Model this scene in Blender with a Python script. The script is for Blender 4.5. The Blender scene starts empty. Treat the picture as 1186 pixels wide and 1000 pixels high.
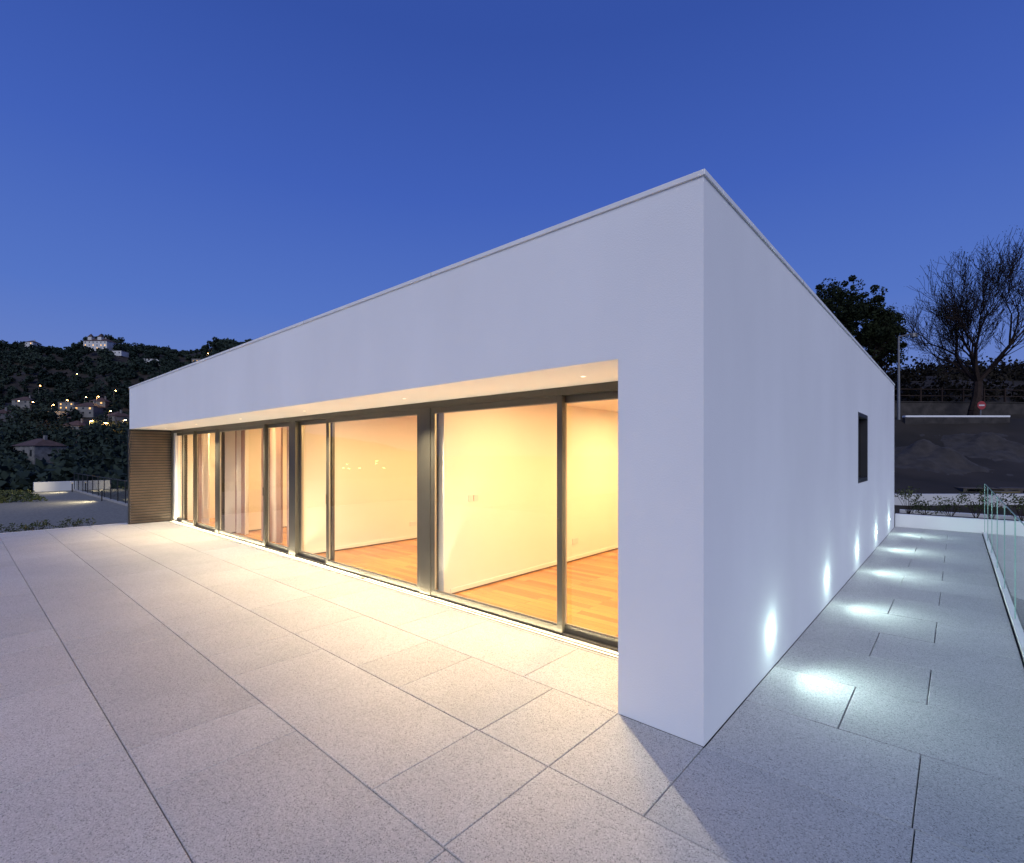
import bpy, math, random
import numpy as np
from mathutils import Vector, Matrix
random.seed(7); rng = np.random.default_rng(7)
S = bpy.context.scene
COL = S.collection

# ------------------------------------------------------------------ camera frame
CAMX, CAMY, CAMZ = 1.116, -2.951, 1.72
FX, FY = -0.6651, 0.7465      # camera view direction in plan
RX, RY = 0.7465, 0.6651       # camera right direction in plan
def view_xy(d, lat):  # objects are placed by camera depth and sideways offset, many from image pixel columns
    return (CAMX + d*FX + lat*RX, CAMY + d*FY + lat*RY)

# ------------------------------------------------------------------ materials
def newmat(name):
    m = bpy.data.materials.new(name); m.use_nodes = True
    nt = m.node_tree; nt.nodes.clear()
    out = nt.nodes.new('ShaderNodeOutputMaterial')
    return m, nt, out
def N(nt, t, **kw):
    n = nt.nodes.new(t)
    for k, v in kw.items(): setattr(n, k, v)
    return n
def ramp(nt, stops):
    r = nt.nodes.new('ShaderNodeValToRGB')
    e = r.color_ramp.elements
    while len(e) < len(stops): e.new(0.5)
    for i, (p, c) in enumerate(stops):
        e[i].position = p; e[i].color = (*c, 1)
    return r
def simple(name, col, rough=0.6, metal=0.0, var=0.12, scale=6.0, bump=0.0, bscale=60.0, spec=0.5, bdist=0.01, stretch=None):
    m, nt, out = newmat(name)
    b = N(nt, 'ShaderNodeBsdfPrincipled'); b.inputs['Roughness'].default_value = rough
    b.inputs['Metallic'].default_value = metal
    b.inputs['Specular IOR Level'].default_value = spec
    tc = N(nt, 'ShaderNodeTexCoord')
    no = N(nt, 'ShaderNodeTexNoise'); no.inputs['Scale'].default_value = scale; no.inputs['Detail'].default_value = 6
    if stretch:
        mp = N(nt, 'ShaderNodeMapping'); mp.inputs['Scale'].default_value = stretch
        nt.links.new(tc.outputs['Object'], mp.inputs['Vector']); nt.links.new(mp.outputs[0], no.inputs['Vector'])
    else: nt.links.new(tc.outputs['Object'], no.inputs['Vector'])
    lo = tuple(max(0, c*(1-var)) for c in col); hi = tuple(min(1, c*(1+var)) for c in col)
    r = ramp(nt, [(0.3, lo), (0.7, hi)])
    nt.links.new(no.outputs['Fac'], r.inputs['Fac'])
    nt.links.new(r.outputs['Color'], b.inputs['Base Color'])
    if bump:
        n2 = N(nt, 'ShaderNodeTexNoise'); n2.inputs['Scale'].default_value = bscale; n2.inputs['Detail'].default_value = 4
        nt.links.new(tc.outputs['Object'], n2.inputs['Vector'])
        bp = N(nt, 'ShaderNodeBump'); bp.inputs['Strength'].default_value = bump; bp.inputs['Distance'].default_value = bdist
        nt.links.new(n2.outputs['Fac'], bp.inputs['Height']); nt.links.new(bp.outputs['Normal'], b.inputs['Normal'])
    nt.links.new(b.outputs[0], out.inputs[0])
    return m
def emis(name, col, st):
    m, nt, out = newmat(name)
    e = N(nt, 'ShaderNodeEmission'); e.inputs[0].default_value = (*col, 1); e.inputs[1].default_value = st
    nt.links.new(e.outputs[0], out.inputs[0]); return m

M_render = simple('white_render', (0.80, 0.80, 0.79), 0.88, var=0.035, scale=1.0, bump=0.25, bscale=95, bdist=0.006, spec=0.25, stretch=(1, 1, 0.45))
M_cap = simple('coping_metal', (0.78, 0.77, 0.74), 0.5, var=0.05)
M_frame = simple('anodised_frame', (0.085, 0.080, 0.064), 0.4, metal=0.25, var=0.1, scale=3)
M_alu = simple('alu_edge', (0.40, 0.38, 0.32), 0.35, metal=0.6, var=0.05)
M_slat = simple('brown_slats', (0.095, 0.070, 0.050), 0.5, var=0.2, scale=4)
M_black = simple('black_frame', (0.02, 0.02, 0.022), 0.4)
M_int = simple('interior_plaster', (0.80, 0.77, 0.70), 0.8, var=0.02, scale=1)
M_plate = simple('switch_plastic', (0.7, 0.69, 0.66), 0.4, var=0.02)
M_joint = simple('joint_dark', (0.02, 0.02, 0.02), 0.9)
M_conc = simple('concrete', (0.30, 0.29, 0.27), 0.85, var=0.15, scale=3, bump=0.3)
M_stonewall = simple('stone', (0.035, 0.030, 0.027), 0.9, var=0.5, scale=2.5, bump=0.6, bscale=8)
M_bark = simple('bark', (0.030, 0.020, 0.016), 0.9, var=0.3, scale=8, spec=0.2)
M_wood = simple('pallet_wood', (0.06, 0.048, 0.038), 0.8, var=0.35, scale=5)
M_red = simple('red_paint', (0.28, 0.03, 0.03), 0.5)
M_yellow = simple('yellow_wrap', (0.14, 0.11, 0.04), 0.5)
M_whitep = simple('white_paint', (0.72, 0.72, 0.72), 0.5, var=0.04)
M_galv = simple('galvanised', (0.16, 0.16, 0.165), 0.5, metal=0.5)
M_hwall = simple('house_wall', (0.15, 0.15, 0.15), 0.85, var=0.25, scale=0.3)
M_hwhite = simple('house_whitewash', (0.50, 0.50, 0.50), 0.85, var=0.1, scale=0.3)
M_hstone = simple('house_granite', (0.14, 0.14, 0.14), 0.9, var=0.4, scale=1.2)
M_terra = simple('terracotta', (0.07, 0.04, 0.03), 0.8, var=0.3, scale=1.5)
M_dkwin = simple('dark_window', (0.02, 0.025, 0.03), 0.15)
M_litwin = emis('lit_window', (1.0, 0.55, 0.2), 1.6)
M_lamp = emis('lamp_warm', (1.0, 0.50, 0.14), 60.0)
M_down = emis('downlight_lens', (1.0, 0.86, 0.60), 3.0)
M_fill_glow = emis('added_soffit_fill_glow', (1.0, 0.84, 0.56), 3.0)  # glow of the added soffit fill line
M_boll = emis('bollard_lens', (1.0, 0.80, 0.50), 1.0)
M_cool = emis('wall_light_lens', (0.80, 1.0, 0.95), 30.0)

def glassmat(name, tint, ior=1.45, refl=(1, 1, 1), rough=0.0):
    m, nt, out = newmat(name)
    g = N(nt, 'ShaderNodeNewGeometry')
    mp = N(nt, 'ShaderNodeMapRange'); mp.inputs['To Min'].default_value = ior; mp.inputs['To Max'].default_value = 1/ior
    nt.links.new(g.outputs['Backfacing'], mp.inputs['Value'])
    f = N(nt, 'ShaderNodeFresnel'); nt.links.new(mp.outputs['Result'], f.inputs['IOR'])
    t = N(nt, 'ShaderNodeBsdfTransparent'); t.inputs[0].default_value = (*tint, 1)
    gl = N(nt, 'ShaderNodeBsdfGlossy'); gl.inputs['Roughness'].default_value = rough; gl.inputs[0].default_value = (*refl, 1)
    mx = N(nt, 'ShaderNodeMixShader')
    nt.links.new(f.outputs[0], mx.inputs[0]); nt.links.new(t.outputs[0], mx.inputs[1]); nt.links.new(gl.outputs[0], mx.inputs[2])
    nt.links.new(mx.outputs[0], out.inputs[0]); return m
M_glass = glassmat('clear_glazing', (0.96, 0.95, 0.91), ior=1.6)
M_rail = glassmat('balustrade_glass', (0.80, 0.90, 0.87), ior=1.7)
M_wglass = glassmat('dark_glazing', (0.6, 0.5, 0.36), ior=1.7)
M_gedge = simple('glass_edge', (0.30, 0.48, 0.42), 0.2, var=0.05)

def paver_mat():
    m, nt, out = newmat('granite_paver')
    b = N(nt, 'ShaderNodeBsdfPrincipled'); b.inputs['Roughness'].default_value = 0.62
    b.inputs['Specular IOR Level'].default_value = 0.3
    tc = N(nt, 'ShaderNodeTexCoord')
    at = N(nt, 'ShaderNodeAttribute', attribute_name='tone')
    v = N(nt, 'ShaderNodeTexVoronoi'); v.inputs['Scale'].default_value = 200
    nt.links.new(tc.outputs['Object'], v.inputs['Vector'])
    sep = N(nt, 'ShaderNodeSeparateColor'); nt.links.new(v.outputs['Color'], sep.inputs[0])
    r = ramp(nt, [(0.0, (0.20, 0.195, 0.19)), (0.12, (0.32, 0.315, 0.305)), (0.27, (0.44, 0.435, 0.42)), (0.8, (0.50, 0.49, 0.475)), (1.0, (0.61, 0.60, 0.585))])
    nt.links.new(sep.outputs[0], r.inputs['Fac'])
    n2 = N(nt, 'ShaderNodeTexNoise'); n2.inputs['Scale'].default_value = 0.9; n2.inputs['Detail'].default_value = 8; n2.inputs['Roughness'].default_value = 0.7
    nt.links.new(tc.outputs['Object'], n2.inputs['Vector'])
    mr = N(nt, 'ShaderNodeMapRange'); mr.inputs['From Min'].default_value = 0.25; mr.inputs['From Max'].default_value = 0.75
    mr.inputs['To Min'].default_value = 0.87; mr.inputs['To Max'].default_value = 1.08
    nt.links.new(n2.outputs['Fac'], mr.inputs['Value'])
    mu = N(nt, 'ShaderNodeMath', operation='MULTIPLY')
    nt.links.new(mr.outputs[0], mu.inputs[0]); nt.links.new(at.outputs['Fac'], mu.inputs[1])
    mx = N(nt, 'ShaderNodeVectorMath', operation='SCALE')
    nt.links.new(r.outputs['Color'], mx.inputs[0]); nt.links.new(mu.outputs[0], mx.inputs['Scale'])
    nt.links.new(mx.outputs[0], b.inputs['Base Color'])
    bp = N(nt, 'ShaderNodeBump'); bp.inputs['Strength'].default_value = 0.2; bp.inputs['Distance'].default_value = 0.002
    nt.links.new(sep.outputs[1], bp.inputs['Height']); nt.links.new(bp.outputs[0], b.inputs['Normal'])
    nt.links.new(b.outputs[0], out.inputs[0]); return m
M_paver = paver_mat()

def floor_mat():
    m, nt, out = newmat('oak_floor')
    b = N(nt, 'ShaderNodeBsdfPrincipled'); b.inputs['Roughness'].default_value = 0.26
    tc = N(nt, 'ShaderNodeTexCoord')
    br = N(nt, 'ShaderNodeTexBrick'); br.inputs['Scale'].default_value = 1.0
    br.inputs['Brick Width'].default_value = 1.3; br.inputs['Row Height'].default_value = 0.11; br.inputs['Mortar Size'].default_value = 0.0018
    br.inputs['Color1'].default_value = (0.56, 0.27, 0.075, 1); br.inputs['Color2'].default_value = (0.34, 0.135, 0.038, 1)
    br.inputs['Mortar'].default_value = (0.10, 0.05, 0.02, 1); br.inputs['Bias'].default_value = -0.1
    nt.links.new(tc.outputs['Object'], br.inputs['Vector'])
    mp = N(nt, 'ShaderNodeMapping'); mp.inputs['Scale'].default_value = (1.5, 22, 1)
    nt.links.new(tc.outputs['Object'], mp.inputs['Vector'])
    no = N(nt, 'ShaderNodeTexNoise'); no.inputs['Scale'].default_value = 2; no.inputs['Detail'].default_value = 6
    nt.links.new(mp.outputs[0], no.inputs['Vector'])
    mr = N(nt, 'ShaderNodeMapRange'); mr.inputs['To Min'].default_value = 0.7; mr.inputs['To Max'].default_value = 1.25
    nt.links.new(no.outputs['Fac'], mr.inputs['Value'])
    mx = N(nt, 'ShaderNodeVectorMath', operation='SCALE')
    nt.links.new(br.outputs['Color'], mx.inputs[0]); nt.links.new(mr.outputs[0], mx.inputs['Scale'])
    nt.links.new(mx.outputs[0], b.inputs['Base Color']); nt.links.new(b.outputs[0], out.inputs[0]); return m
M_floor = floor_mat()

def leafmat(name, c1, c2, scale):
    m, nt, out = newmat(name)
    b = N(nt, 'ShaderNodeBsdfPrincipled'); b.inputs['Roughness'].default_value = 0.8; b.inputs['Specular IOR Level'].default_value = 0.1
    tc = N(nt, 'ShaderNodeTexCoord'); no = N(nt, 'ShaderNodeTexNoise'); no.inputs['Scale'].default_value = scale; no.inputs['Detail'].default_value = 4
    nt.links.new(tc.outputs['Object'], no.inputs['Vector'])
    r = ramp(nt, [(0.35, c1), (0.65, c2)]); nt.links.new(no.outputs['Fac'], r.inputs['Fac'])
    nt.links.new(r.outputs['Color'], b.inputs['Base Color']); nt.links.new(b.outputs[0], out.inputs[0]); return m
M_leaf = leafmat('leaves', (0.010, 0.015, 0.007), (0.026, 0.034, 0.015), 0.6)
M_bank = leafmat('bank_leaves', (0.009, 0.008, 0.006), (0.022, 0.018, 0.012), 0.4)
M_wood_leaf = leafmat('woodland_leaves', (0.012, 0.021, 0.018), (0.036, 0.052, 0.040), 0.03)
M_shrub = leafmat('shrub_leaves', (0.03, 0.045, 0.018), (0.08, 0.09, 0.04), 3)
M_ground = leafmat('hill_ground', (0.022, 0.020, 0.017), (0.045, 0.038, 0.032), 0.25)
M_gravel = simple('gravel', (0.17, 0.165, 0.14), 0.95, var=0.3, scale=14, bump=0.8, bscale=25)
M_rubble = simple('rubble', (0.034, 0.029, 0.026), 0.95, var=0.35, scale=2.5, bump=0.8, bscale=9)

def curtain_mat(name='curtain_cloth'):
    m, nt, out = newmat(name)
    d = N(nt, 'ShaderNodeBsdfDiffuse'); t = N(nt, 'ShaderNodeBsdfTranslucent'); mx = N(nt, 'ShaderNodeMixShader'); mx.inputs[0].default_value = 0.35
    tc = N(nt, 'ShaderNodeTexCoord'); w = N(nt, 'ShaderNodeTexWave'); w.bands_direction = 'X'; w.inputs['Scale'].default_value = 0.9; w.inputs['Distortion'].default_value = 0.6
    nt.links.new(tc.outputs['Object'], w.inputs['Vector'])
    r = ramp(nt, [(0.35, (0.75, 0.72, 0.68)), (0.6, (0.45, 0.33, 0.31))]); nt.links.new(w.outputs['Fac'], r.inputs['Fac'])
    for x in (d, t): nt.links.new(r.outputs['Color'], x.inputs[0])
    nt.links.new(d.outputs[0], mx.inputs[1]); nt.links.new(t.outputs[0], mx.inputs[2]); nt.links.new(mx.outputs[0], out.inputs[0]); return m
M_curtain = curtain_mat()

# ------------------------------------------------------------------ mesh builder
class MB:
    def __init__(s): s.v = []; s.f = []; s.m = []; s.mats = []
    def mi(s, mat):
        if mat not in s.mats: s.mats.append(mat)
        return s.mats.index(mat)
    def face(s, pts, mat):
        n = len(s.v); s.v += [tuple(p) for p in pts]; s.f.append(tuple(range(n, n+len(pts)))); s.m.append(s.mi(mat))
    def box(s, x0, x1, y0, y1, z0, z1, mat, fr=None):
        x0, x1 = min(x0, x1), max(x0, x1); y0, y1 = min(y0, y1), max(y0, y1)
        n = len(s.v); k = s.mi(mat)
        P = [(x0,y0,z0),(x1,y0,z0),(x1,y1,z0),(x0,y1,z0),(x0,y0,z1),(x1,y0,z1),(x1,y1,z1),(x0,y1,z1)]
        if fr: P = [tuple(fr @ Vector(p)) for p in P]
        s.v += P
        for f in [(3,2,1,0),(4,5,6,7),(0,1,5,4),(1,2,6,5),(2,3,7,6),(3,0,4,7)]:
            s.f.append(tuple(n+i for i in f)); s.m.append(k)
    def tube(s, a, b, ra, rb, mat, n=6, cap=False):
        a = Vector(a); b = Vector(b); d = b-a
        if d.length < 1e-6: return
        d.normalize(); u = d.orthogonal().normalized(); w = d.cross(u); k = s.mi(mat); i0 = len(s.v)
        for c, r in ((a, ra), (b, rb)):
            for j in range(n):
                t = 2*math.pi*j/n; s.v.append(tuple(c + u*(r*math.cos(t)) + w*(r*math.sin(t))))
        for j in range(n):
            j2 = (j+1) % n; s.f.append((i0+j, i0+j2, i0+n+j2, i0+n+j)); s.m.append(k)
        if cap:
            s.f.append(tuple(i0+n+j for j in range(n))); s.m.append(k)
            s.f.append(tuple(i0+n-1-j for j in range(n))); s.m.append(k)
    def obj(s, name, parent=None, smooth=False, bevel=0.0):
        me = bpy.data.meshes.new(name); me.from_pydata(s.v, [], s.f)
        for m in s.mats: me.materials.append(m)
        me.polygons.foreach_set('material_index', s.m)
        if smooth: me.polygons.foreach_set('use_smooth', [True]*len(s.f))
        me.update(); o = bpy.data.objects.new(name, me); COL.objects.link(o)
        if parent: o.parent = parent
        if bevel:
            b = o.modifiers.new('bevel', 'BEVEL'); b.width = bevel; b.segments = 2; b.limit_method = 'ANGLE'
        return o
def empty(name):
    e = bpy.data.objects.new(name, None); COL.objects.link(e); return e
def lamp(name, kind, loc, energy, col, parent=None, direction=None, **kw):
    l = bpy.data.lights.new(name, kind); l.energy = energy; l.color = col
    for k, v in kw.items(): setattr(l, k, v)
    o = bpy.data.objects.new(name, l); COL.objects.link(o); o.location = loc
    if direction is not None: o.rotation_euler = Vector(direction).to_track_quat('-Z', 'Y').to_euler()
    if parent: o.parent = parent
    return o

# ------------------------------------------------------------------ HOUSE
L, D2, H = 14.23, 11.95, 3.40
OP, HZ, GY = -0.568, 2.357, 0.90
house = empty('white_house')
b = MB()
b.box(-L, 0, 0, 0.28, HZ, H-0.035, M_render)                 # fascia
b.box(OP, 0, 0, 0.28, 0, HZ, M_render)                        # pier
wy0, wy1, wz0, wz1 = 6.14, 7.20, 1.29, 2.37
b.box(-0.30, 0, 0.28, wy0, 0, H-0.035, M_render)
b.box(-0.30, 0, wy1, D2, 0, H-0.035, M_render)
b.box(-0.30, 0, wy0, wy1, 0, wz0, M_render)
b.box(-0.30, 0, wy0, wy1, wz1, H-0.035, M_render)
b.box(OP, -0.30, 0.28, GY+0.12, 0, HZ, M_render)
b.box(-L, -0.30, D2-0.3, D2, 0, H-0.035, M_render)
b.box(-L, -L+0.3, GY, D2-0.3, 0, H-0.035, M_render)
b.box(-L+0.3, -0.30, 0.28, D2-0.3, 2.62, 3.1, M_render)
b.box(-L, -0.30, 0.28, GY+0.10, HZ, 2.60, M_render)
walls = b.obj('walls', house)
b = MB()
b.box(-L-0.012, 0.012, -0.012, 0.30, H-0.035, H, M_cap)
b.box(-0.30, 0.012, 0.30, D2+0.012, H-0.035, H, M_cap)
b.box(-L-0.012, -0.30, D2-0.3, D2+0.012, H-0.035, H, M_cap)
b.box(-L-0.012, -L+0.30, 0.30, D2-0.3, H-0.035, H, M_cap)
b.obj('parapet_coping', house, bevel=0.004)
b = MB()
for i in range(1, 6): b.box(-i*2.5-0.002, -i*2.5+0.002, -0.0135, 0.30, H-0.036, H+0.0015, M_conc)
for i in range(1, 5): b.box(-0.30, 0.0135, i*2.5-0.002, i*2.5+0.002, H-0.036, H+0.0015, M_conc)
b.obj('coping_joints', house)
# interior
b = MB()
RB = 6.2
b.face([(-L+0.3, GY+0.02, 0.012), (-0.30, GY+0.02, 0.012), (-0.30, RB, 0.012), (-L+0.3, RB, 0.012)], M_floor)
b.obj('wood_floor', house)
b = MB()
b.face([(-L+0.3, GY+0.1, 2.50), (-L+0.3, RB, 2.50), (-0.31, RB, 2.50), (-0.31, GY+0.1, 2.50)], M_int)
for xw in (-3.5, -7.12, -10.72):
    b.box(xw-0.14, xw, GY+0.10, RB, 0.0, 2.50, M_int)
b.box(-L+0.3, -0.31, RB, RB+0.12, 0, 2.50, M_int)
b.box(-0.33, -0.302, GY+0.13, wy0-0.05, 0, 2.50, M_int)
b.box(-L+0.302, -L+0.33, GY+0.05, RB, 0, 2.50, M_int)
b.box(-2.6, -2.5, RB+0.12, D2-0.32, 0.0, 2.60, M_int)
b.face([(-2.5, RB+0.12, 0.014), (-0.30, RB+0.12, 0.014), (-0.30, D2-0.3, 0.014), (-2.5, D2-0.3, 0.014)], M_floor)
b.obj('interior_walls', house)
b = MB()
for xw in (-3.5, -7.12, -10.72):
    b.box(xw, xw+0.006, GY+0.2, RB, 0.012, 0.03, M_slat)  # dark strip standing in for the thin shadow line at the wall foot
    b.box(xw, xw+0.012, GY+0.2, RB, 0.031, 0.085, M_int)
b.box(-3.5, -3.490, 1.40, 1.48, 1.13, 1.21, M_plate); b.box(-3.5, -3.490, 1.49, 1.57, 1.13, 1.21, M_plate)
b.box(-3.5, -3.490, 3.68, 3.84, 0.28, 0.37, M_plate)
b.box(-7.12, -7.110, 3.2, 3.36, 0.28, 0.37, M_plate)
b.obj('skirting_shadow_line_and_sockets', house, bevel=0.002)
b = MB()
for xd in (-2.4, -6.0, -9.6):
    b.box(xd-0.45, xd+0.45, RB-0.02, RB-0.002, 0.012, 2.1, M_whitep)
b.obj('interior_doors', house)

# glazing
fr = MB(); gl = MB(); al = MB()
fr.box(-L+0.06, OP, GY-0.03, GY+0.09, HZ-0.075, HZ-0.001, M_frame)
fr.box(-L+0.06, OP, GY-0.05, GY+0.09, 0.0, 0.03, M_frame)
al.box(-L+0.06, OP, GY-0.012, GY-0.004, 0.03, 0.037, M_alu)
for (xa, xb_) in ((-3.80, -3.60), (-7.36, -7.12), (-10.92, -10.74)):
    fr.box(xa, xb_, GY-0.035, GY+0.10, 0.03, HZ-0.075, M_frame)
fr.box(-L+0.06, -L+0.16, GY-0.03, GY+0.09, 0.03, HZ-0.075, M_frame)
def sash(x0, x1, y, w=0.062):
    zt, zb = HZ-0.075, 0.030
    fr.box(x0, x0+w, y, y+0.045, zb, zt, M_frame); fr.box(x1-w, x1, y, y+0.045, zb, zt, M_frame)
    fr.box(x0+w, x1-w, y, y+0.045, zt-0.065, zt, M_frame); fr.box(x0+w, x1-w, y, y+0.045, zb, zb+0.075, M_frame)
    q = 0.008
    al.box(x0+w, x0+w+q, y+0.012, y+0.034, zb+0.075, zt-0.065, M_alu); al.box(x1-w-q, x1-w, y+0.012, y+0.034, zb+0.075, zt-0.065, M_alu)
    al.box(x0+w+q, x1-w-q, y+0.012, y+0.034, zt-0.065-q, zt-0.065, M_alu)
    al.box(x0+w+q, x1-w-q, y+0.012, y+0.034, zb+0.075, zb+0.075+q, M_alu)
    gl.face([(x0+w, y+0.022, zb+0.075), (x1-w, y+0.022, zb+0.075), (x1-w, y+0.022, zt-0.065), (x0+w, y+0.022, zt-0.065)], M_glass)
yA, yB = GY-0.025, GY+0.032
sash(-1.74, OP, yB); sash(-3.60, -1.66, yA)
sash(-6.11, -3.80, yA); sash(-7.12, -6.03, yB)
sash(-8.45, -7.36, yB); sash(-10.74, -8.37, yA)
sash(-12.45, -10.92, yB); sash(-13.30, -12.37, yA); sash(-L+0.16, -13.22, yB)
fr.obj('window_frames', house, bevel=0.003); al.obj('glazing_beads', house)
gl.obj('glass_panes', house)
b = MB()
for xh in (-1.70, -6.08, -8.41):
    b.box(xh-0.010, xh+0.010, GY-0.040, GY-0.026, 0.97, 1.12, M_frame)
b.obj('sash_handles', house)
def curtain(x0, x1, y, amp, per):
    c = MB(); n = int(abs(x1-x0)/0.02); pts = []
    for i in range(n+1):
        x = x0+(x1-x0)*i/n; yy = y+amp*math.sin(2*math.pi*x/per)+amp*0.4*math.sin(2*math.pi*x/(per*2.7)+1)
        pts.append((x, yy))
    for i in range(n):
        (xa, ya), (xb_, yb_) = pts[i], pts[i+1]
        c.face([(xa, ya, 0.03), (xb_, yb_, 0.03), (xb_, yb_, 2.48), (xa, ya, 2.48)], M_curtain)
    return c.obj('curtain', house, smooth=True)
curtain(-9.3, -8.5, 1.22, 0.05, 0.20); curtain(-10.68, -10.1, 1.22, 0.05, 0.19)
curtain(-8.2, -7.6, 1.22, 0.05, 0.18)
curtain(-13.2, -12.5, 1.22, 0.05, 0.2)
b = MB()
b.box(-L+0.0, -L+0.030, 0.02, GY-0.03, 0.0, HZ-0.001, M_black)
z = 0.02
while z < HZ-0.06:
    b.box(-L+0.031, -L+0.065, 0.0, GY-0.032, z, z+0.042, M_slat); z += 0.068
b.box(-L-0.02, -L+0.067, -0.03, -0.001, 0, HZ-0.001, M_black)
b.obj('slatted_screen', house)
b = MB()
for (a0, a1, c0, c1) in ((wy0, wy1, wz0, wz0+0.06), (wy0, wy1, wz1-0.06, wz1), (wy0, wy0+0.06, wz0+0.06, wz1-0.06), (wy1-0.06, wy1, wz0+0.06, wz1-0.06)):
    b.box(-0.12, 0.004, a0, a1, c0, c1, M_black)
b.obj('side_window_frame', house, bevel=0.003)
b = MB(); b.face([(-0.085, wy0+0.06, wz0+0.06), (-0.085, wy1-0.06, wz0+0.06), (-0.085, wy1-0.06, wz1-0.06), (-0.085, wy0+0.06, wz1-0.06)], M_wglass)
b.obj('side_window_glass', house)

# lighting of the loggia: recessed downlights + added fill line brightening the soffit from below
WARM = (1.0, 0.83, 0.56)
for x in (-1.15, -3.55, -5.95, -8.35, -10.75, -13.0):
    e = MB()
    c = Vector((x, 0.46, HZ))
    e.tube(c+Vector((0, 0, 0.0)), c+Vector((0, 0, -0.002)), 0.028, 0.028, M_render, 20, True)
    e.tube(c+Vector((0, 0, -0.0025)), c+Vector((0, 0, -0.003)), 0.018, 0.018, M_down, 20, True)
    o = e.obj('recessed_downlight')
    lamp('downlight_beam', 'SPOT', (x, 0.46, HZ-0.03), 300 if x < -2 else 215, WARM, o, (0, 0.0, -1), spot_size=math.radians(112), spot_blend=1.0, shadow_soft_size=0.012)
b = MB(); b.box(-L+0.12, OP-0.02, GY-0.095, GY-0.062, -0.02, 0.002, M_frame); b.box(-L+0.13, OP-0.03, GY-0.090, GY-0.067, 0.0021, 0.0035, M_fill_glow)  # added strip at the glazing foot, there only to brighten the soffit
tl = b.obj('added_soffit_fill')
for i in range(3):
    o = lamp('added_soffit_wash', 'AREA', (-2.83-i*4.5, GY-0.0785, 0.006), 34, (1.0, 0.84, 0.54), tl, None, shape='RECTANGLE', size=4.4, size_y=0.02)
    o.rotation_euler = (math.radians(180-12), 0, 0)
# interior ceiling lamps
for (x, e_) in ((-2.0, 112), (-5.3, 106), (-8.9, 100), (-12.4, 95)):
    for y, k in ((1.75, 0.8), (4.5, 1.0)):
        e = MB(); e.tube((x, y, 2.498), (x, y, 2.47), 0.17, 0.16, M_whitep, 24, True)
        o = e.obj('ceiling_light')
        lamp('ceiling_lamp', 'AREA', (x, y, 2.462), e_*k, (1.0, 0.66, 0.30), o, (0, 0, -1), shape='DISK', size=0.28)
# side wall lights
COOL = (0.72, 1.0, 0.95)
for y in (1.42, 3.74, 6.06, 8.38, 10.70):
    e = MB()
    e.tube((0.0, y, 0.295), (0.006, y, 0.295), 0.032, 0.030, M_render, 18, True)
    e.tube((0.0065, y, 0.295), (0.009, y, 0.295), 0.022, 0.022, M_cool, 18, True)
    o = e.obj('recessed_wall_light')
    lamp('wall_light_beam', 'SPOT', (0.03, y, 0.295), 48, COOL, o, (1, 0, 0.10), spot_size=math.radians(154), spot_blend=1.0, shadow_soft_size=0.03)
    lamp('wall_light_halo', 'POINT', (0.085, y, 0.30), 2.6, COOL, o, None, shadow_soft_size=0.05)

# ------------------------------------------------------------------ PAVING
pv = []; R = 0.757; g = 0.0028
def rowpave(y0, y1, joints):
    j = sorted(joints)
    for a, c in zip(j[:-1], j[1:]):
        if c-a > 0.05: pv.append((a+g, c-g, y0+g, y1-g))
def extend(js, x_end, seed):
    r = random.Random(seed); x = js[-1]; js = list(js)
    while x > x_end+0.6:
        x -= r.choice((0.56, 0.84, 1.40, 1.12)); js.append(max(x, x_end))
    if js[-1] > x_end: js.append(x_end)
    return js
XE, XR = -14.5, 1.52
known = {1: [1.52, 0.97, 0.0, -0.57, -1.11, -1.97, -2.53, -3.64], 2: [1.52, 0.55, -0.57, -1.13, -3.09, -3.65, -4.46], 3: [1.52, 0.97, -0.55, -1.96, -2.49, -4.46, -5.02],
         4: [1.52, 0.55, -1.1, -2.52, -3.9]}
for k in range(1, 10):
    js = known.get(k, [1.52, 0.97 if k % 2 else 0.55, -0.5-(k % 3)*0.3])
    rowpave(-k*R, -(k-1)*R, extend(js, XE, 40+k))
rowpave(0, R, extend([OP, -1.4, -2.53, -3.09, -4.49], -L+0.07, 91))
rowpave(R, GY-0.098, extend([OP, -1.9, -3.3], -L+0.07, 92))
k = 0; y = 0.0
while y < D2+0.2:
    rowpave(y, min(y+R, 12.12), [0.003, 0.96 if k % 2 == 0 else 0.555, XR]); y += R; k += 1
v = []; f = []; tone = []
for (x0, x1, y0, y1) in pv:
    if y1-y0 < 0.01: continue
    n = len(v); c = 0.003; t = 1.0+rng.uniform(-0.06, 0.05)
    dz = rng.uniform(-0.0007, 0.0007)
    v += [(x0, y0, -0.03), (x1, y0, -0.03), (x1, y1, -0.03), (x0, y1, -0.03),
          (x0, y0, -c+dz), (x1, y0, -c+dz), (x1, y1, -c+dz), (x0, y1, -c+dz),
          (x0+c, y0+c, dz), (x1-c, y0+c, dz), (x1-c, y1-c, dz), (x0+c, y1-c, dz)]
    q = [(0,1,5,4),(1,2,6,5),(2,3,7,6),(3,0,4,7),(4,5,9,8),(5,6,10,9),(6,7,11,10),(7,4,8,11),(8,9,10,11)]
    f += [tuple(n+i for i in qq) for qq in q]; tone += [t]*9
me = bpy.data.meshes.new('terrace_paving'); me.from_pydata(v, [], f); me.materials.append(M_paver)
a = me.attributes.new('tone', 'FLOAT', 'FACE'); a.data.foreach_set('value', tone)
COL.objects.link(bpy.data.objects.new('terrace_paving', me))
b = MB(); b.box(XE, 1.62, -9*R, 12.12, -0.35, -0.026, M_joint)
b.box(XE+0.05, 1.60, -9*R+0.05, 12.10, -4.0, -0.352, M_conc)
b.box(XE-0.04, XE, -9*R, 0, -0.30, 0.004, M_cap)
b.obj('terrace_slab')
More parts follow.
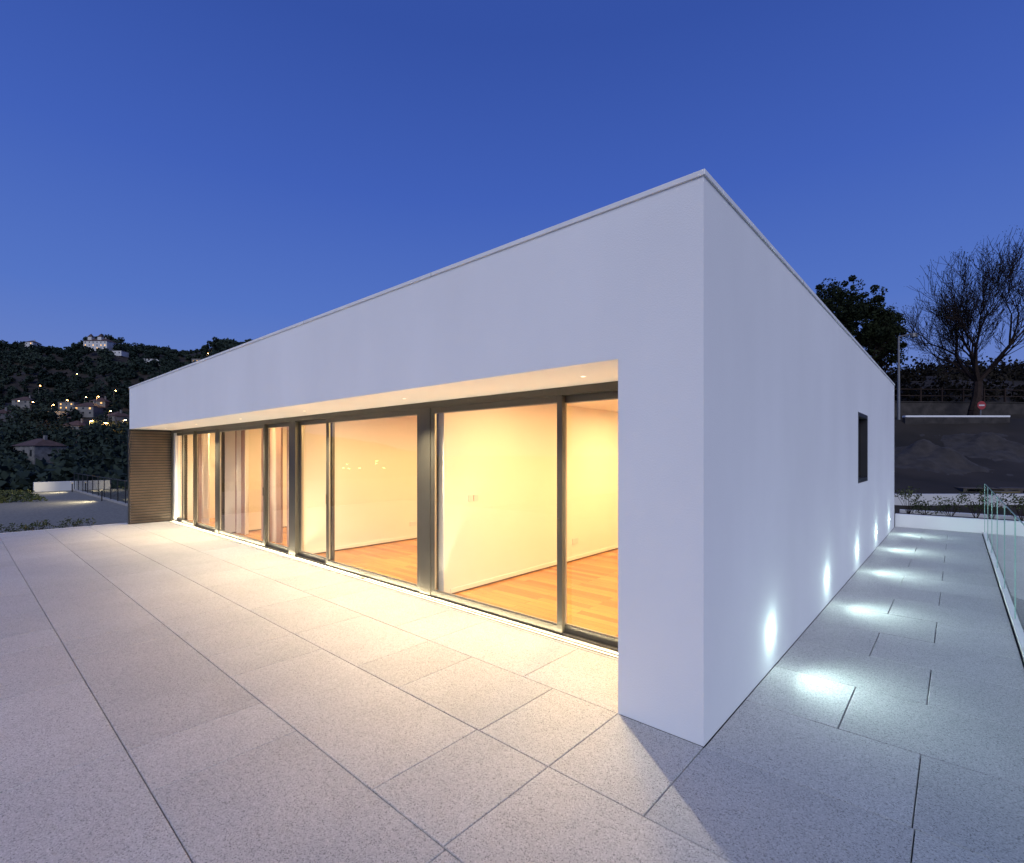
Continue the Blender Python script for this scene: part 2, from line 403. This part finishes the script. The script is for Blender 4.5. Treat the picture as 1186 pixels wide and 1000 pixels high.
b = MB(); b.box(-L+0.05, -0.01, GY-0.04, D2-0.01, -0.0255, -0.001, M_conc); b.obj('house_floor_slab', house)

# side glass balustrade
b = MB(); y = -6.5; ge = MB()
rail = empty('glass_balustrade')
bb = MB()
bb.box(1.535, 1.595, -6.6, 12.1, -0.02, 0.03, M_cap); bb.obj('base_channel', rail)
while y < 12.0:
    y1 = min(y+1.55, 12.05)
    b.face([(1.562, y+0.008, 0.031), (1.562, y1-0.008, 0.031), (1.562, y1-0.008, 1.09), (1.562, y+0.008, 1.09)], M_rail)
    ge.box(1.557, 1.569, y+0.008, y1-0.008, 1.0905, 1.094, M_gedge)
    ge.box(1.557, 1.569, y+0.005, y+0.0078, 0.031, 1.0905, M_gedge)
    ge.box(1.557, 1.569, y1-0.0078, y1-0.005, 0.031, 1.0905, M_gedge); y = y1
b.obj('glass_panels', rail); ge.obj('glass_edges', rail)
b = MB()
b.box(0.0, 7.0, 12.125, 12.30, -4, 0.30, M_render); b.box(0.0, 7.0, 13.4, 13.55, -4, 0.30, M_render)
b.box(0.0, 7.0, 12.30, 13.4, -1, 0.22, M_ground)
b.obj('planter_wall', bevel=0.006)

def leafcloud(mb, cx, cy, cz, rx, ry, rz, n, s, mat):
    for _ in range(n):
        p = rng.normal(size=3); p /= np.linalg.norm(p); p *= rng.uniform(0.3, 1.0)**0.6
        c = np.array((cx+p[0]*rx, cy+p[1]*ry, cz+p[2]*rz))
        a = rng.normal(size=3); a /= np.linalg.norm(a); t = rng.normal(size=3); t -= t.dot(a)*a; t /= np.linalg.norm(t)
        ss = s*rng.uniform(0.6, 1.3)
        mb.face([c-a*ss, c+t*ss*0.5, c+a*ss, c-t*ss*0.5], mat)
for i in range(17):
    x = 0.2+i*0.38+rng.uniform(-0.1, 0.1); y = 12.85+rng.uniform(-0.3, 0.3); s = MB(); h = rng.uniform(0.3, 0.65)
    for k in range(12):
        dx, dy = rng.uniform(-0.26, 0.26, 2); p = (x+dx, y+dy, 0.22+h*rng.uniform(0.4, 1.1)); s.tube((x, y, 0.2), p, 0.007, 0.003, M_bark, 4)
        leafcloud(s, *p, 0.12, 0.12, 0.13, 28, 0.026, M_shrub)
    s.obj('planter_shrub')

# ------------------------------------------------------------------ TERRAIN
kl = [(-50,-6),(0,-4),(14,-3.5),(30,-4),(60,-5),(100,-4),(130,-0.5),(150,3),(200,10),(300,35),(400,75),(480,102),(560,112),(700,60),(1500,40),(9000,20)]
kr = [(-50,-5),(0,-3),(8,-2.5),(12,-0.7),(14,-0.2),(16,0.3),(20,0.8),(24,1.7),(27,3.0),(28,3.7),(30.5,3.85),(32,4.8),(40,7.6),(50,9.8),(75,10),(140,8),(600,20),(9000,20)]
def sst(a, b_, x):
    t = np.clip((x-a)/(b_-a), 0, 1); return t*t*(3-2*t)
def hgt(d, lat):
    d = np.asarray(d, float); lat = np.asarray(lat, float)
    hl = np.interp(d, *zip(*kl)); hr = np.interp(d, *zip(*kr))
    t = lat/np.maximum(d, 10); w = sst(0.15, 0.5, t)
    prof = 1 + 0.05*np.sin(t*23+1.0) + 0.03*np.sin(t*51) - 0.55*sst(-0.52, -0.1, t) - 0.35*sst(1.2, 2.5, -t)
    hl = np.where(hl > 10, 10+(hl-10)*prof, hl)
    n = (np.sin(d*0.045+lat*0.03)+np.sin(lat*0.071-d*0.02+2))*np.clip((d-150)/120, 0, 1)*2.5
    n2 = (np.sin(d*1.3+lat*0.7)*np.sin(lat*1.1+d*0.4))*0.12*np.clip((d-14)/4, 0, 1)*np.clip((60-d)/20, 0, 1)
    return (hl+n)*(1-w) + (hr+n2)*w
dd = np.concatenate([np.array([-4000,-1500,-600,-250,-120,-60,-30,-15,-5,0,4,8,10]), np.arange(12, 60, 1.0), np.arange(60, 720, 9.0), np.array([760,850,1000,1300,1800,2600,4000,6500])])
ll = 20*np.sinh(np.linspace(-5.8, 5.8, 260))
DD, LL = np.meshgrid(dd, ll, indexing='ij'); HH = hgt(DD, LL)
X = CAMX+DD*FX+LL*RX; Y = CAMY+DD*FY+LL*RY
vv = np.stack([X, Y, HH], -1).reshape(-1, 3); nd, nl = DD.shape
idx = np.arange(nd*nl).reshape(nd, nl)
ff = np.stack([idx[:-1, :-1], idx[:-1, 1:], idx[1:, 1:], idx[1:, :-1]], -1).reshape(-1, 4)
me = bpy.data.meshes.new('ground'); me.from_pydata(vv.tolist(), [], ff.tolist()); me.materials.append(M_ground)
me.polygons.foreach_set('use_smooth', [True]*len(ff))
COL.objects.link(bpy.data.objects.new('ground', me))

# gravel roof terrace + its balustrade
b = MB(); b.box(-42, -14.56, -30, 2.5, -0.9, -0.6, M_gravel); b.box(-41.9, -14.6, -29.9, 2.45, -6, -0.901, M_conc); b.obj('gravel_roof')
lr = empty('glass_balustrade'); b = MB(); g2 = MB(); x = -42.0
while x < -14.8:
    b.box(x-0.02, x+0.02, 2.40, 2.44, -0.6, 0.50, M_black)
    x1 = min(x+1.6, -14.7)
    g2.face([(x+0.03, 2.42, -0.5), (x1-0.03, 2.42, -0.5), (x1-0.03, 2.42, 0.5), (x+0.03, 2.42, 0.5)], M_rail); x += 1.6
b.box(-42, -14.7, 2.405, 2.435, 0.501, 0.53, M_black)
b.box(-42, -14.7, 2.34, 2.50, -0.6, -0.52, M_conc)
b.obj('posts', lr); g2.obj('glass_panels', lr)
b = MB(); b.box(-42.3, -42.0, 0.5, 2.5, -0.9, 0.0, M_hwhite); b.obj('parapet_wall', bevel=0.01)
b = MB()
for i in range(900):
    x = rng.uniform(-41.8, -33); y = rng.uniform(-12, 0.2); leafcloud(b, x, y, -0.5, 0.25, 0.25, 0.14, 6, 0.10, M_shrub)
b.obj('grass_bed')
for x in (-40.2, -31.0):
    e = MB(); e.tube((x, 2.1, -0.6), (x, 2.1, -0.06), 0.03, 0.03, M_black, 10, True); e.tube((x, 2.1, -0.059), (x, 2.1, -0.03), 0.03, 0.03, M_boll, 12, True); e.tube((x, 2.1, -0.029), (x, 2.1, -0.01), 0.035, 0.035, M_black, 12, True)
    o = e.obj('bollard_light'); lamp('bollard_lamp', 'SPOT', (x, 2.04, -0.02), 330, (1.0, 0.85, 0.56), o, (0, -1, -0.02), shadow_soft_size=0.06, spot_size=math.radians(165), spot_blend=1.0)
b = MB()
for i in range(22):
    y = -7.5+i*0.24
    b.tube((-15.2, y, -0.12), (-19.5, y, -0.42), 0.10, 0.10, M_terra, 8)
b.box(-19.6, -15.1, -7.6, -2.4, -0.58, -0.44, M_terra)
b.obj('pantile_roof', smooth=True)
for i in range(7):
    s = MB(); x = -15.0+rng.uniform(-0.3, 0.1); y = -2.1+i*0.2+rng.uniform(-0.1, 0.1)
    for k in range(8):
        p = (x+rng.uniform(-0.25, 0.25), y+rng.uniform(-0.25, 0.25), -0.15+rng.uniform(0, 0.28)); s.tube((x, y, -0.6), p, 0.008, 0.003, M_bark, 4)
        leafcloud(s, *p, 0.08, 0.08, 0.08, 18, 0.025, M_shrub)
    s.obj('edge_shrub')

# ------------------------------------------------------------------ HILLSIDE HOUSES
def placed(d, lat):
    x, y = view_xy(d, lat); return x, y, float(hgt(d, lat))
houses = []
def house_far(name, px, d, w, dep, h, roof='hip', wall=M_hwall, lit=0.25, floors=2, towers=False, rot=0.0):
    lat = (px-593)/579*d; x, y, z = placed(d, lat); houses.append((d, lat, w))
    fr_ = Matrix.Translation((x, y, z-1.0)) @ Matrix.Rotation(math.radians(41.7+rot), 4, 'Z')
    m = MB(); m.box(-w/2, w/2, -dep/2, dep/2, 0, h+1, wall, fr_)
    zt = h+1
    def P(a, c, e): return tuple(fr_ @ Vector((a, c, e)))
    if roof == 'hip':
        o = 0.4; rh = 0.28*dep
        A = [P(-w/2-o, -dep/2-o, zt), P(w/2+o, -dep/2-o, zt), P(w/2+o, dep/2+o, zt), P(-w/2-o, dep/2+o, zt)]
        r1, r2 = P(-w/2+dep*0.4, 0, zt+rh), P(w/2-dep*0.4, 0, zt+rh)
        m.face([A[0], A[1], r2, r1], M_terra); m.face([A[2], A[3], r1, r2], M_terra); m.face([A[1], A[2], r2], M_terra); m.face([A[3], A[0], r1], M_terra); m.face(A[::-1], M_terra)
        m.box(w*0.2, w*0.2+0.6, -0.3, 0.3, zt, zt+rh+0.8, wall, fr_)
    else:
        m.box(-w/2-0.15, w/2+0.15, -dep/2-0.15, dep/2+0.15, zt, zt+0.3, M_hwall, fr_)
    nw = max(2, int(w/3)); fh = h/floors
    for fl in range(floors):
        for i in range(nw):
            cx = -w/2+(i+0.5)*w/nw; zz = 1+fl*fh+fh*0.35
            mt = M_litwin if random.random() < lit else M_dkwin
            m.box(cx-0.4, cx+0.4, -dep/2-0.06, -dep/2-0.01, zz, zz+fh*0.4, mt, fr_)
    if towers:
        for s_ in (-w*0.32, w*0.1):
            m.box(s_-1.6, s_+1.6, -1.6-dep*0.2, 1.6-dep*0.2, zt, zt+4, wall, fr_)
            q = [P(s_-1.8, -1.8-dep*0.2, zt+4), P(s_+1.8, -1.8-dep*0.2, zt+4), P(s_+1.8, 1.8-dep*0.2, zt+4), P(s_-1.8, 1.8-dep*0.2, zt+4)]; ap = P(s_, -dep*0.2, zt+7)
            for i in range(4): m.face([q[i], q[(i+1) % 4], ap], M_terra)
    return m.obj(name)
house_far('mansion', 117, 432, 20, 12, 7.5, 'hip', M_hwhite, 0.1, 3, True)
house_far('hill_house', 38, 490, 8, 8, 6, 'hip', M_hwhite, 0.1)
house_far('hill_house', 178, 400, 11, 8, 3.8, 'flat', M_hwhite, 0.0, 1, rot=15)
house_far('hill_house', 234, 436, 12, 9, 4.0, 'flat', M_hwall, 0.6, 1)
house_far('hill_house', 138, 408, 10, 8, 3.0, 'flat', M_hwhite, 0.0, 1)
house_far('stone_house', 47, 132, 9, 7, 4.2, 'hip', M_hstone, 0.0, 1, rot=-20)
house_far('village_house', 64, 140, 4.5, 6, 3.2, 'flat', M_hwhite, 0.0, 1, rot=10)
for (px, d, w, h, rf, li) in ((68, 262, 11, 4.0, 'flat', 0.5), (104, 240, 9, 4.2, 'hip', 0.4), (137, 228, 8, 4.2, 'hip', 0.4),
        (30, 275, 8, 4, 'hip', 0.3), (90, 205, 7, 4, 'hip', 0.4), (5, 235, 8, 4, 'hip', 0.2), (118, 262, 7, 4, 'hip', 0.5), (84, 285, 9, 4, 'flat', 0.5)):
    house_far('village_house', px, d, w, 8, h, rf, random.choice((M_hwall, M_hstone)), li, 2, rot=random.uniform(-30, 30))
def mk_street_lamp(x, y, z, hh=6, e=900, col=(1.0, 0.55, 0.18), r=0.28, lit=True, q=Vector((RX, RY, 0))):
    m = MB(); m.tube((x, y, z-0.3), (x, y, z+hh), 0.09, 0.05, M_galv, 8)
    m.tube((x, y, z+hh), Vector((x, y, z+hh+0.2))+q*0.9, 0.05, 0.04, M_galv, 6)
    c = Vector((x, y, z+hh+0.1))+q*0.9
    m.tube(c+Vector((0, 0, 0.1)), c+Vector((0, 0, -0.12)), 0.15, r, M_lamp if lit else M_galv, 10, True)
    o = m.obj('street_lamp')
    if lit and e: lamp('street_lamp_bulb', 'POINT', c+Vector((0, 0, -0.5)), e, col, o, None, shadow_soft_size=0.3)
def street_lamp(px, d, *a, **k):
    lat = (px-593)/579*d; mk_street_lamp(*placed(d, lat), *a, **k)
for a in ((119, 176, 6, 6500, (1, .5, .15), 0.9), (143, 200, 7, 2000, (1, .55, .18), 0.5), (104, 195, 7, 2500, (1, .55, .18), 0.55), (60, 255, 8, 1500), (112, 246, 8, 1500), (240, 428, 7, 1800),
          (132, 262, 9, 0), (20, 255, 9, 0), (98, 272, 9, 0), (76, 235, 9, 0), (88, 330, 9, 0), (45, 300, 9, 0), (126, 215, 9, 0), (150, 290, 9, 0), (36, 220, 9, 0)):
    street_lamp(*a)
street_lamp(1041, 29.8, 4.9, lit=False, r=0.2)
for i in range(7):
    x = -122-rng.uniform(0, 26); y = -78-rng.uniform(0, 16)
    mk_street_lamp(x, y, -5.2+rng.uniform(-1.6, 1.4), 4, 0, r=0.42)

# ------------------------------------------------------------------ WOODLAND (one mesh)
def quads_cloud(cent, rad, n, s):
    k = len(cent); p = rng.normal(size=(k, n, 3)); p /= np.linalg.norm(p, axis=2, keepdims=True)
    p *= rng.uniform(0.35, 1.0, (k, n, 1))**0.5
    c = cent[:, None]+p*rad[:, None]
    a = rng.normal(size=(k, n, 3)); a /= np.linalg.norm(a, axis=2, keepdims=True)
    t = np.cross(a, rng.normal(size=(k, n, 3))); t /= np.linalg.norm(t, axis=2, keepdims=True)
    ss = (s[:, None, None] if hasattr(s, '__len__') else s)*rng.uniform(0.6, 1.3, (k, n, 1))
    q = np.stack([c-a*ss, c+t*ss*0.6, c+a*ss, c-t*ss*0.6], 2)
    return q.reshape(-1, 3)
def cloud_obj(name, verts, mat, parent=None):
    n = len(verts)//4; me = bpy.data.meshes.new(name); me.vertices.add(n*4); me.vertices.foreach_set('co', verts.astype(np.float32).ravel())
    me.loops.add(n*4); me.loops.foreach_set('vertex_index', np.arange(n*4, dtype=np.int32))
    me.polygons.add(n); me.polygons.foreach_set('loop_start', np.arange(0, n*4, 4, dtype=np.int32))
    me.update(calc_edges=True); me.materials.append(mat); o = bpy.data.objects.new(name, me); COL.objects.link(o)
    if parent: o.parent = parent
    return o
cs = []; rs = []; sz = []
for _ in range(4600):
    u = rng.uniform(); d = 40+540*u**0.75; t = rng.uniform(-1.35, -0.35); lat = t*d
    if any(abs(lat-hl_*(d/hd)) < hw*0.55*(d/hd)+0.5 and hd-34 < d < hd+10 for hd, hl_, hw in houses): continue
    if math.sin(d*0.05+lat*0.04)+math.sin(lat*0.09) < -1.5 and 150 < d < 400: continue
    x, y, z = placed(d, lat); h = rng.uniform(3.5, 8.5)*(0.75 if d < 130 else 0.9); w = h*rng.uniform(0.3, 0.5)
    for _k in range(3):
        cs.append((x+rng.uniform(-.5, .5)*w, y+rng.uniform(-.5, .5)*w, z+h*rng.uniform(0.35, 0.7))); rs.append((w*.8, w*.8, h*0.36)); sz.append(0.45+d/650)
cs = np.array(cs); rs = np.array(rs); sz = np.array(sz)
cloud_obj('woodland', quads_cloud(cs, rs, 26, sz), M_wood_leaf)
cs = []; rs = []
for (px, hh) in ((122, 11), (137, 15), (130, 11), (160, 9), (148, 9), (70, 7), (90, 8), (200, 8), (215, 7), (250, 7)):
    d = 500; lat = (px-593)/579*d; x, y, z = placed(d, lat)
    for _k in range(6):
        cs.append((x+rng.uniform(-3, 3), y+rng.uniform(-3, 3), z+hh*rng.uniform(0.5, 0.95))); rs.append((3, 3, 2.0))
cloud_obj('ridge_trees', quads_cloud(np.array(cs), np.array(rs), 50, 0.9), M_wood_leaf)
cs = []; rs = []; sz = []
for _ in range(420):
    d = rng.uniform(32, 62); t = rng.uniform(0.55, 1.5); lat = t*d; x, y, z = placed(d, lat); h = rng.uniform(0.4, 1.5)*(1+(d > 48)*0.5)
    cs.append((x, y, z+h*0.35)); rs.append((h*0.9, h*0.9, h*0.55)); sz.append(0.09+h*0.04)
cloud_obj('bank_bushes', quads_cloud(np.array(cs), np.array(rs), 110, np.array(sz)), M_bank)

# ------------------------------------------------------------------ TREES right
def tree_skel(mb, p, d, length, rad, lev, maxlev, tips, spread, up, rr, rmin=0.0):
    p = Vector(p); d = Vector(d).normalized(); ns = 3; cur = p; r = max(rad, rmin); ring = 8 if lev == 0 else (5 if lev < 3 else 3)
    for i in range(ns):
        d2 = (d+Vector([rr.uniform(-.16, .16) for _ in range(3)])+Vector((0, 0, up*0.10))).normalized()
        nx = cur+d2*(length/ns); r2 = max(rmin, rad*(1-0.40*(i+1)/ns))
        mb.tube(cur, nx, r, r2, M_bark, ring); cur = nx; r = r2; d = d2
        if lev > 0 and lev < maxlev and i < ns-1 and rr.random() < 0.75:
            sd = (d+Vector([rr.uniform(-1, 1) for _ in range(3)])*spread).normalized()
            tree_skel(mb, cur, sd, length*0.66, r*0.55, lev+1, maxlev, tips, spread, up, rr, rmin)
    if lev >= maxlev: tips.append(cur); return
    for j in range(4 if lev == 0 else (3 if lev < 3 else 2)):
        if lev == 0:
            an = j*math.pi/2+rr.uniform(-.4, .4); sd = Vector((math.cos(an)*0.85, math.sin(an)*0.85, 1.0)).normalized()
        else: sd = (d+Vector([rr.uniform(-1, 1) for _ in range(3)])*spread+Vector((0, 0, up*0.2))).normalized()
        tree_skel(mb, cur, sd, length*rr.uniform(0.72, 0.9), r*0.70, lev+1, maxlev, tips, spread, up, rr, rmin)
rr = random.Random(5)
d = 29.5; lat = (1126-593)/579*d; x, y, z = placed(d, lat)
bt = empty('bare_tree'); m = MB(); tips = []
tree_skel(m, (0, 0, 0), (0, 0, 1), 2.3, 0.30, 0, 6, tips, 0.62, 0.75, rr, 0.008)
tp = np.array([tuple(t) for t in tips]); zt = np.percentile(tp[:, 2], 99.5); cx_, cy_ = np.median(tp[:, 0]), np.median(tp[:, 1])
sz_ = 10.2/zt; rxy = np.percentile(np.hypot(tp[:, 0]-cx_, tp[:, 1]-cy_), 97); sx_ = 4.5/rxy
V = np.array(m.v); lean = np.clip(V[:, 2:3]/zt, 0, 1)
V = V-np.array([[cx_, cy_, 0]])*lean; V *= np.array([[sx_, sx_, sz_]])
trunkk = V[:, 2] < 1.6
V[trunkk, :2] = V[trunkk, :2]/sx_
V += np.array([[x, y, z-0.3]]); m.v = [tuple(q) for q in V]
m.obj('branches', bt)
tp = (tp-np.array([[cx_, cy_, 0]])*np.clip(tp[:, 2:3]/zt, 0, 1))*np.array([[sx_, sx_, sz_]])+np.array([[x, y, z-0.3]])
sel = tp[rng.random(len(tp)) < 0.45]
cloud_obj('sparse_leaves', quads_cloud(sel, np.full((len(sel), 3), 0.22), 3, 0.04), M_leaf, bt)
def leafy(px, d, H_, cr, seed, name='leafy_tree'):
    rr = random.Random(seed); lat = (px-593)/579*d; x, y, z = placed(d, lat); e = empty(name); m = MB(); tips = []
    tree_skel(m, (x, y, z-0.3), (0, 0, 1), H_*0.2, 0.22, 0, 3, tips, 0.6, 0.6, rr); m.obj('branches', e)
    k = 150; p = rng.normal(size=(k, 3)); p /= np.linalg.norm(p, axis=1, keepdims=True); p *= rng.uniform(0.3, 1.05, (k, 1))
    nar = 1.0-0.35*np.clip(p[:, 2:3], 0, 1)
    p[:, :2] *= nar; c = np.array((x, y, z+H_*0.62))+p*np.array((cr, cr, H_*0.37))
    r_ = rng.uniform(0.18, 0.58, (k, 1))*np.array([[1, 1, 0.9]])
    cloud_obj('foliage', quads_cloud(c, r_, 100, 0.085), M_leaf, e)
leafy(994, 33, 8.3, 2.5, 3); leafy(958, 36, 8.4, 2.1, 4); leafy(1022, 38, 6.0, 1.5, 8)

# ------------------------------------------------------------------ right yard
def view_xyz(d, lat, z): x, y = view_xy(d, lat); return (x, y, z)
FR = lambda d, lat, z, rot=0: Matrix.Translation(view_xyz(d, lat, z)) @ Matrix.Rotation(math.radians(41.7+rot), 4, 'Z')
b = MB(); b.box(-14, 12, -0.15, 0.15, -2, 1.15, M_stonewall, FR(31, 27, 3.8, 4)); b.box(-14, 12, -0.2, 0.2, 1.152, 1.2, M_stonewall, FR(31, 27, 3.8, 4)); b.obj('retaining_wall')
b = MB(); b.box(-2.9, 2.9, -0.10, 0.10, -0.6, -0.055, M_stonewall, FR(27.8, 24.7, 3.86)); b.box(-2.9, 2.9, -0.12, 0.12, -0.053, 0.04, M_whitep, FR(27.8, 24.7, 3.86)); b.obj('road_kerb')
b = MB()
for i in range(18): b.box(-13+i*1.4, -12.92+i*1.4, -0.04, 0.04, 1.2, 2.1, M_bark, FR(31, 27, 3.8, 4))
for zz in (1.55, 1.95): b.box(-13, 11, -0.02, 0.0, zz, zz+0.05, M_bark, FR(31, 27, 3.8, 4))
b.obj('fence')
b = MB(); c = Vector(view_xyz(28.6, (1136-593)/579*28.6, 4.55)); fw = Vector((FX, FY, 0)); u = Vector((RX, RY, 0))
b.tube(c-Vector((0, 0, 1.2)), c+Vector((0, 0, 0.25)), 0.03, 0.03, M_galv, 8)
b.tube(c-fw*0.035, c-fw*0.06, 0.24, 0.24, M_red, 24, True)
q = c-fw*0.064
b.face([q-u*0.16-Vector((0,0,0.04)), q+u*0.16-Vector((0,0,0.04)), q+u*0.16+Vector((0,0,0.04)), q-u*0.16+Vector((0,0,0.04))], M_hwhite)
b.obj('no_entry_sign')
def mound(px, d, r, h):
    lat = (px-593)/579*d; m = MB(); n = 34; pts = {}
    for i in range(n+1):
        for j in range(n+1):
            a = (i/n*2-1); c_ = (j/n*2-1); rad = math.hypot(a, c_)
            k_ = max(0, 1-rad); k_ = k_*k_*(3-2*k_)
            hh = h*k_*(1+0.25*math.sin(a*7+c_*4)+0.15*math.sin(c_*13-a*5))+rng.uniform(-0.03, 0.03)*(rad < 1)
            x, y, z = placed(d+c_*r, lat+a*r)
            pts[i, j] = (x, y, z-0.06+hh)
    for i in range(n):
        for j in range(n): m.face([pts[i, j], pts[i+1, j], pts[i+1, j+1], pts[i, j+1]], M_rubble)
    m.obj('soil_mound', smooth=True)
mound(1072, 22.5, 2.4, 0.75); mound(1150, 24.5, 2.6, 0.55)
def pallet_stack(px, d, n, rot, wrap):
    lat = (px-593)/579*d; x, y, z = placed(d, lat); F = Matrix.Translation((x, y, z-0.06)) @ Matrix.Rotation(math.radians(rot), 4, 'Z'); m = MB()
    for k in range(n):
        zz = k*0.15
        for j in range(7): m.box(-0.6, 0.6, -0.4+j*0.125, -0.4+j*0.125+0.09, zz+0.12, zz+0.14, M_wood, F)
        for j in (-0.6, -0.05, 0.5): m.box(j, j+0.1, -0.4, 0.44, zz+0.02, zz+0.118, M_wood, F)
        for j in (-0.4, 0.0, 0.35): m.box(-0.6, 0.6, j, j+0.09, zz, zz+0.019, M_wood, F)
    if wrap: m.box(-0.5, 0.5, -0.30, 0.30, n*0.15-0.008, n*0.15+0.04, wrap, F)
    m.obj('pallet_stack')
for a in ((1135, 17.5, 1, 20, None), (1158, 16.8, 1, 60, M_yellow), (1178, 17.2, 1, 10, M_wood)): pallet_stack(*a)
b = MB(); b.box(-4.5, 4.5, -0.1, 0.1, -1.0, 0.28, M_hwhite, FR(15.6, 14.2, 0.22)); b.obj('boundary_wall', bevel=0.01)

# ------------------------------------------------------------------ SKY
w = bpy.data.worlds.new("World"); S.world = w; w.use_nodes = True; nt = w.node_tree; nt.nodes.clear()
out = nt.nodes.new('ShaderNodeOutputWorld'); bg = nt.nodes.new('ShaderNodeBackground'); bg.inputs[1].default_value = 1.0
tc = nt.nodes.new('ShaderNodeTexCoord'); sp = nt.nodes.new('ShaderNodeSeparateXYZ'); nt.links.new(tc.outputs['Generated'], sp.inputs[0])
r = ramp(nt, [(0.0, (0.20, 0.26, 0.54)), (0.10, (0.15, 0.232, 0.565)), (0.25, (0.088, 0.176, 0.55)), (0.45, (0.052, 0.118, 0.475)), (0.64, (0.034, 0.083, 0.37)), (1.0, (0.028, 0.068, 0.32))])
nt.links.new(sp.outputs['Z'], r.inputs['Fac'])
sk = nt.nodes.new('ShaderNodeTexSky'); sk.sky_type = 'NISHITA'; sk.sun_disc = False; sk.sun_elevation = math.radians(-4); sk.sun_rotation = math.radians(160)
sc = nt.nodes.new('ShaderNodeVectorMath'); sc.operation = 'SCALE'; sc.inputs['Scale'].default_value = 0.1
nt.links.new(sk.outputs[0], sc.inputs[0])
ad = nt.nodes.new('ShaderNodeVectorMath'); ad.operation = 'ADD'
nt.links.new(r.outputs[0], ad.inputs[0]); nt.links.new(sc.outputs[0], ad.inputs[1]); nt.links.new(ad.outputs[0], bg.inputs[0]); nt.links.new(bg.outputs[0], out.inputs[0])
el = math.radians(34); az = Vector((0.66, -0.75, 0)).normalized()
dirv = -(az*math.cos(el)+Vector((0, 0, math.sin(el))))
lamp('afterglow_sun', 'SUN', (0, 0, 30), 1.75, (0.92, 0.93, 0.98), None, dirv, angle=math.radians(42))

# ------------------------------------------------------------------ CAMERA
cam = bpy.data.cameras.new('camera'); co = bpy.data.objects.new('camera', cam); COL.objects.link(co)
co.location = (CAMX, CAMY, CAMZ); co.rotation_euler = (math.radians(90), 0, math.radians(41.69))
cam.sensor_width = 36; cam.lens = 36*579/1186; cam.shift_y = 27/1186; cam.clip_end = 12000; cam.clip_start = 0.05
S.camera = co
S.view_settings.view_transform = 'Standard'; S.view_settings.look = 'None'; S.view_settings.exposure = 0
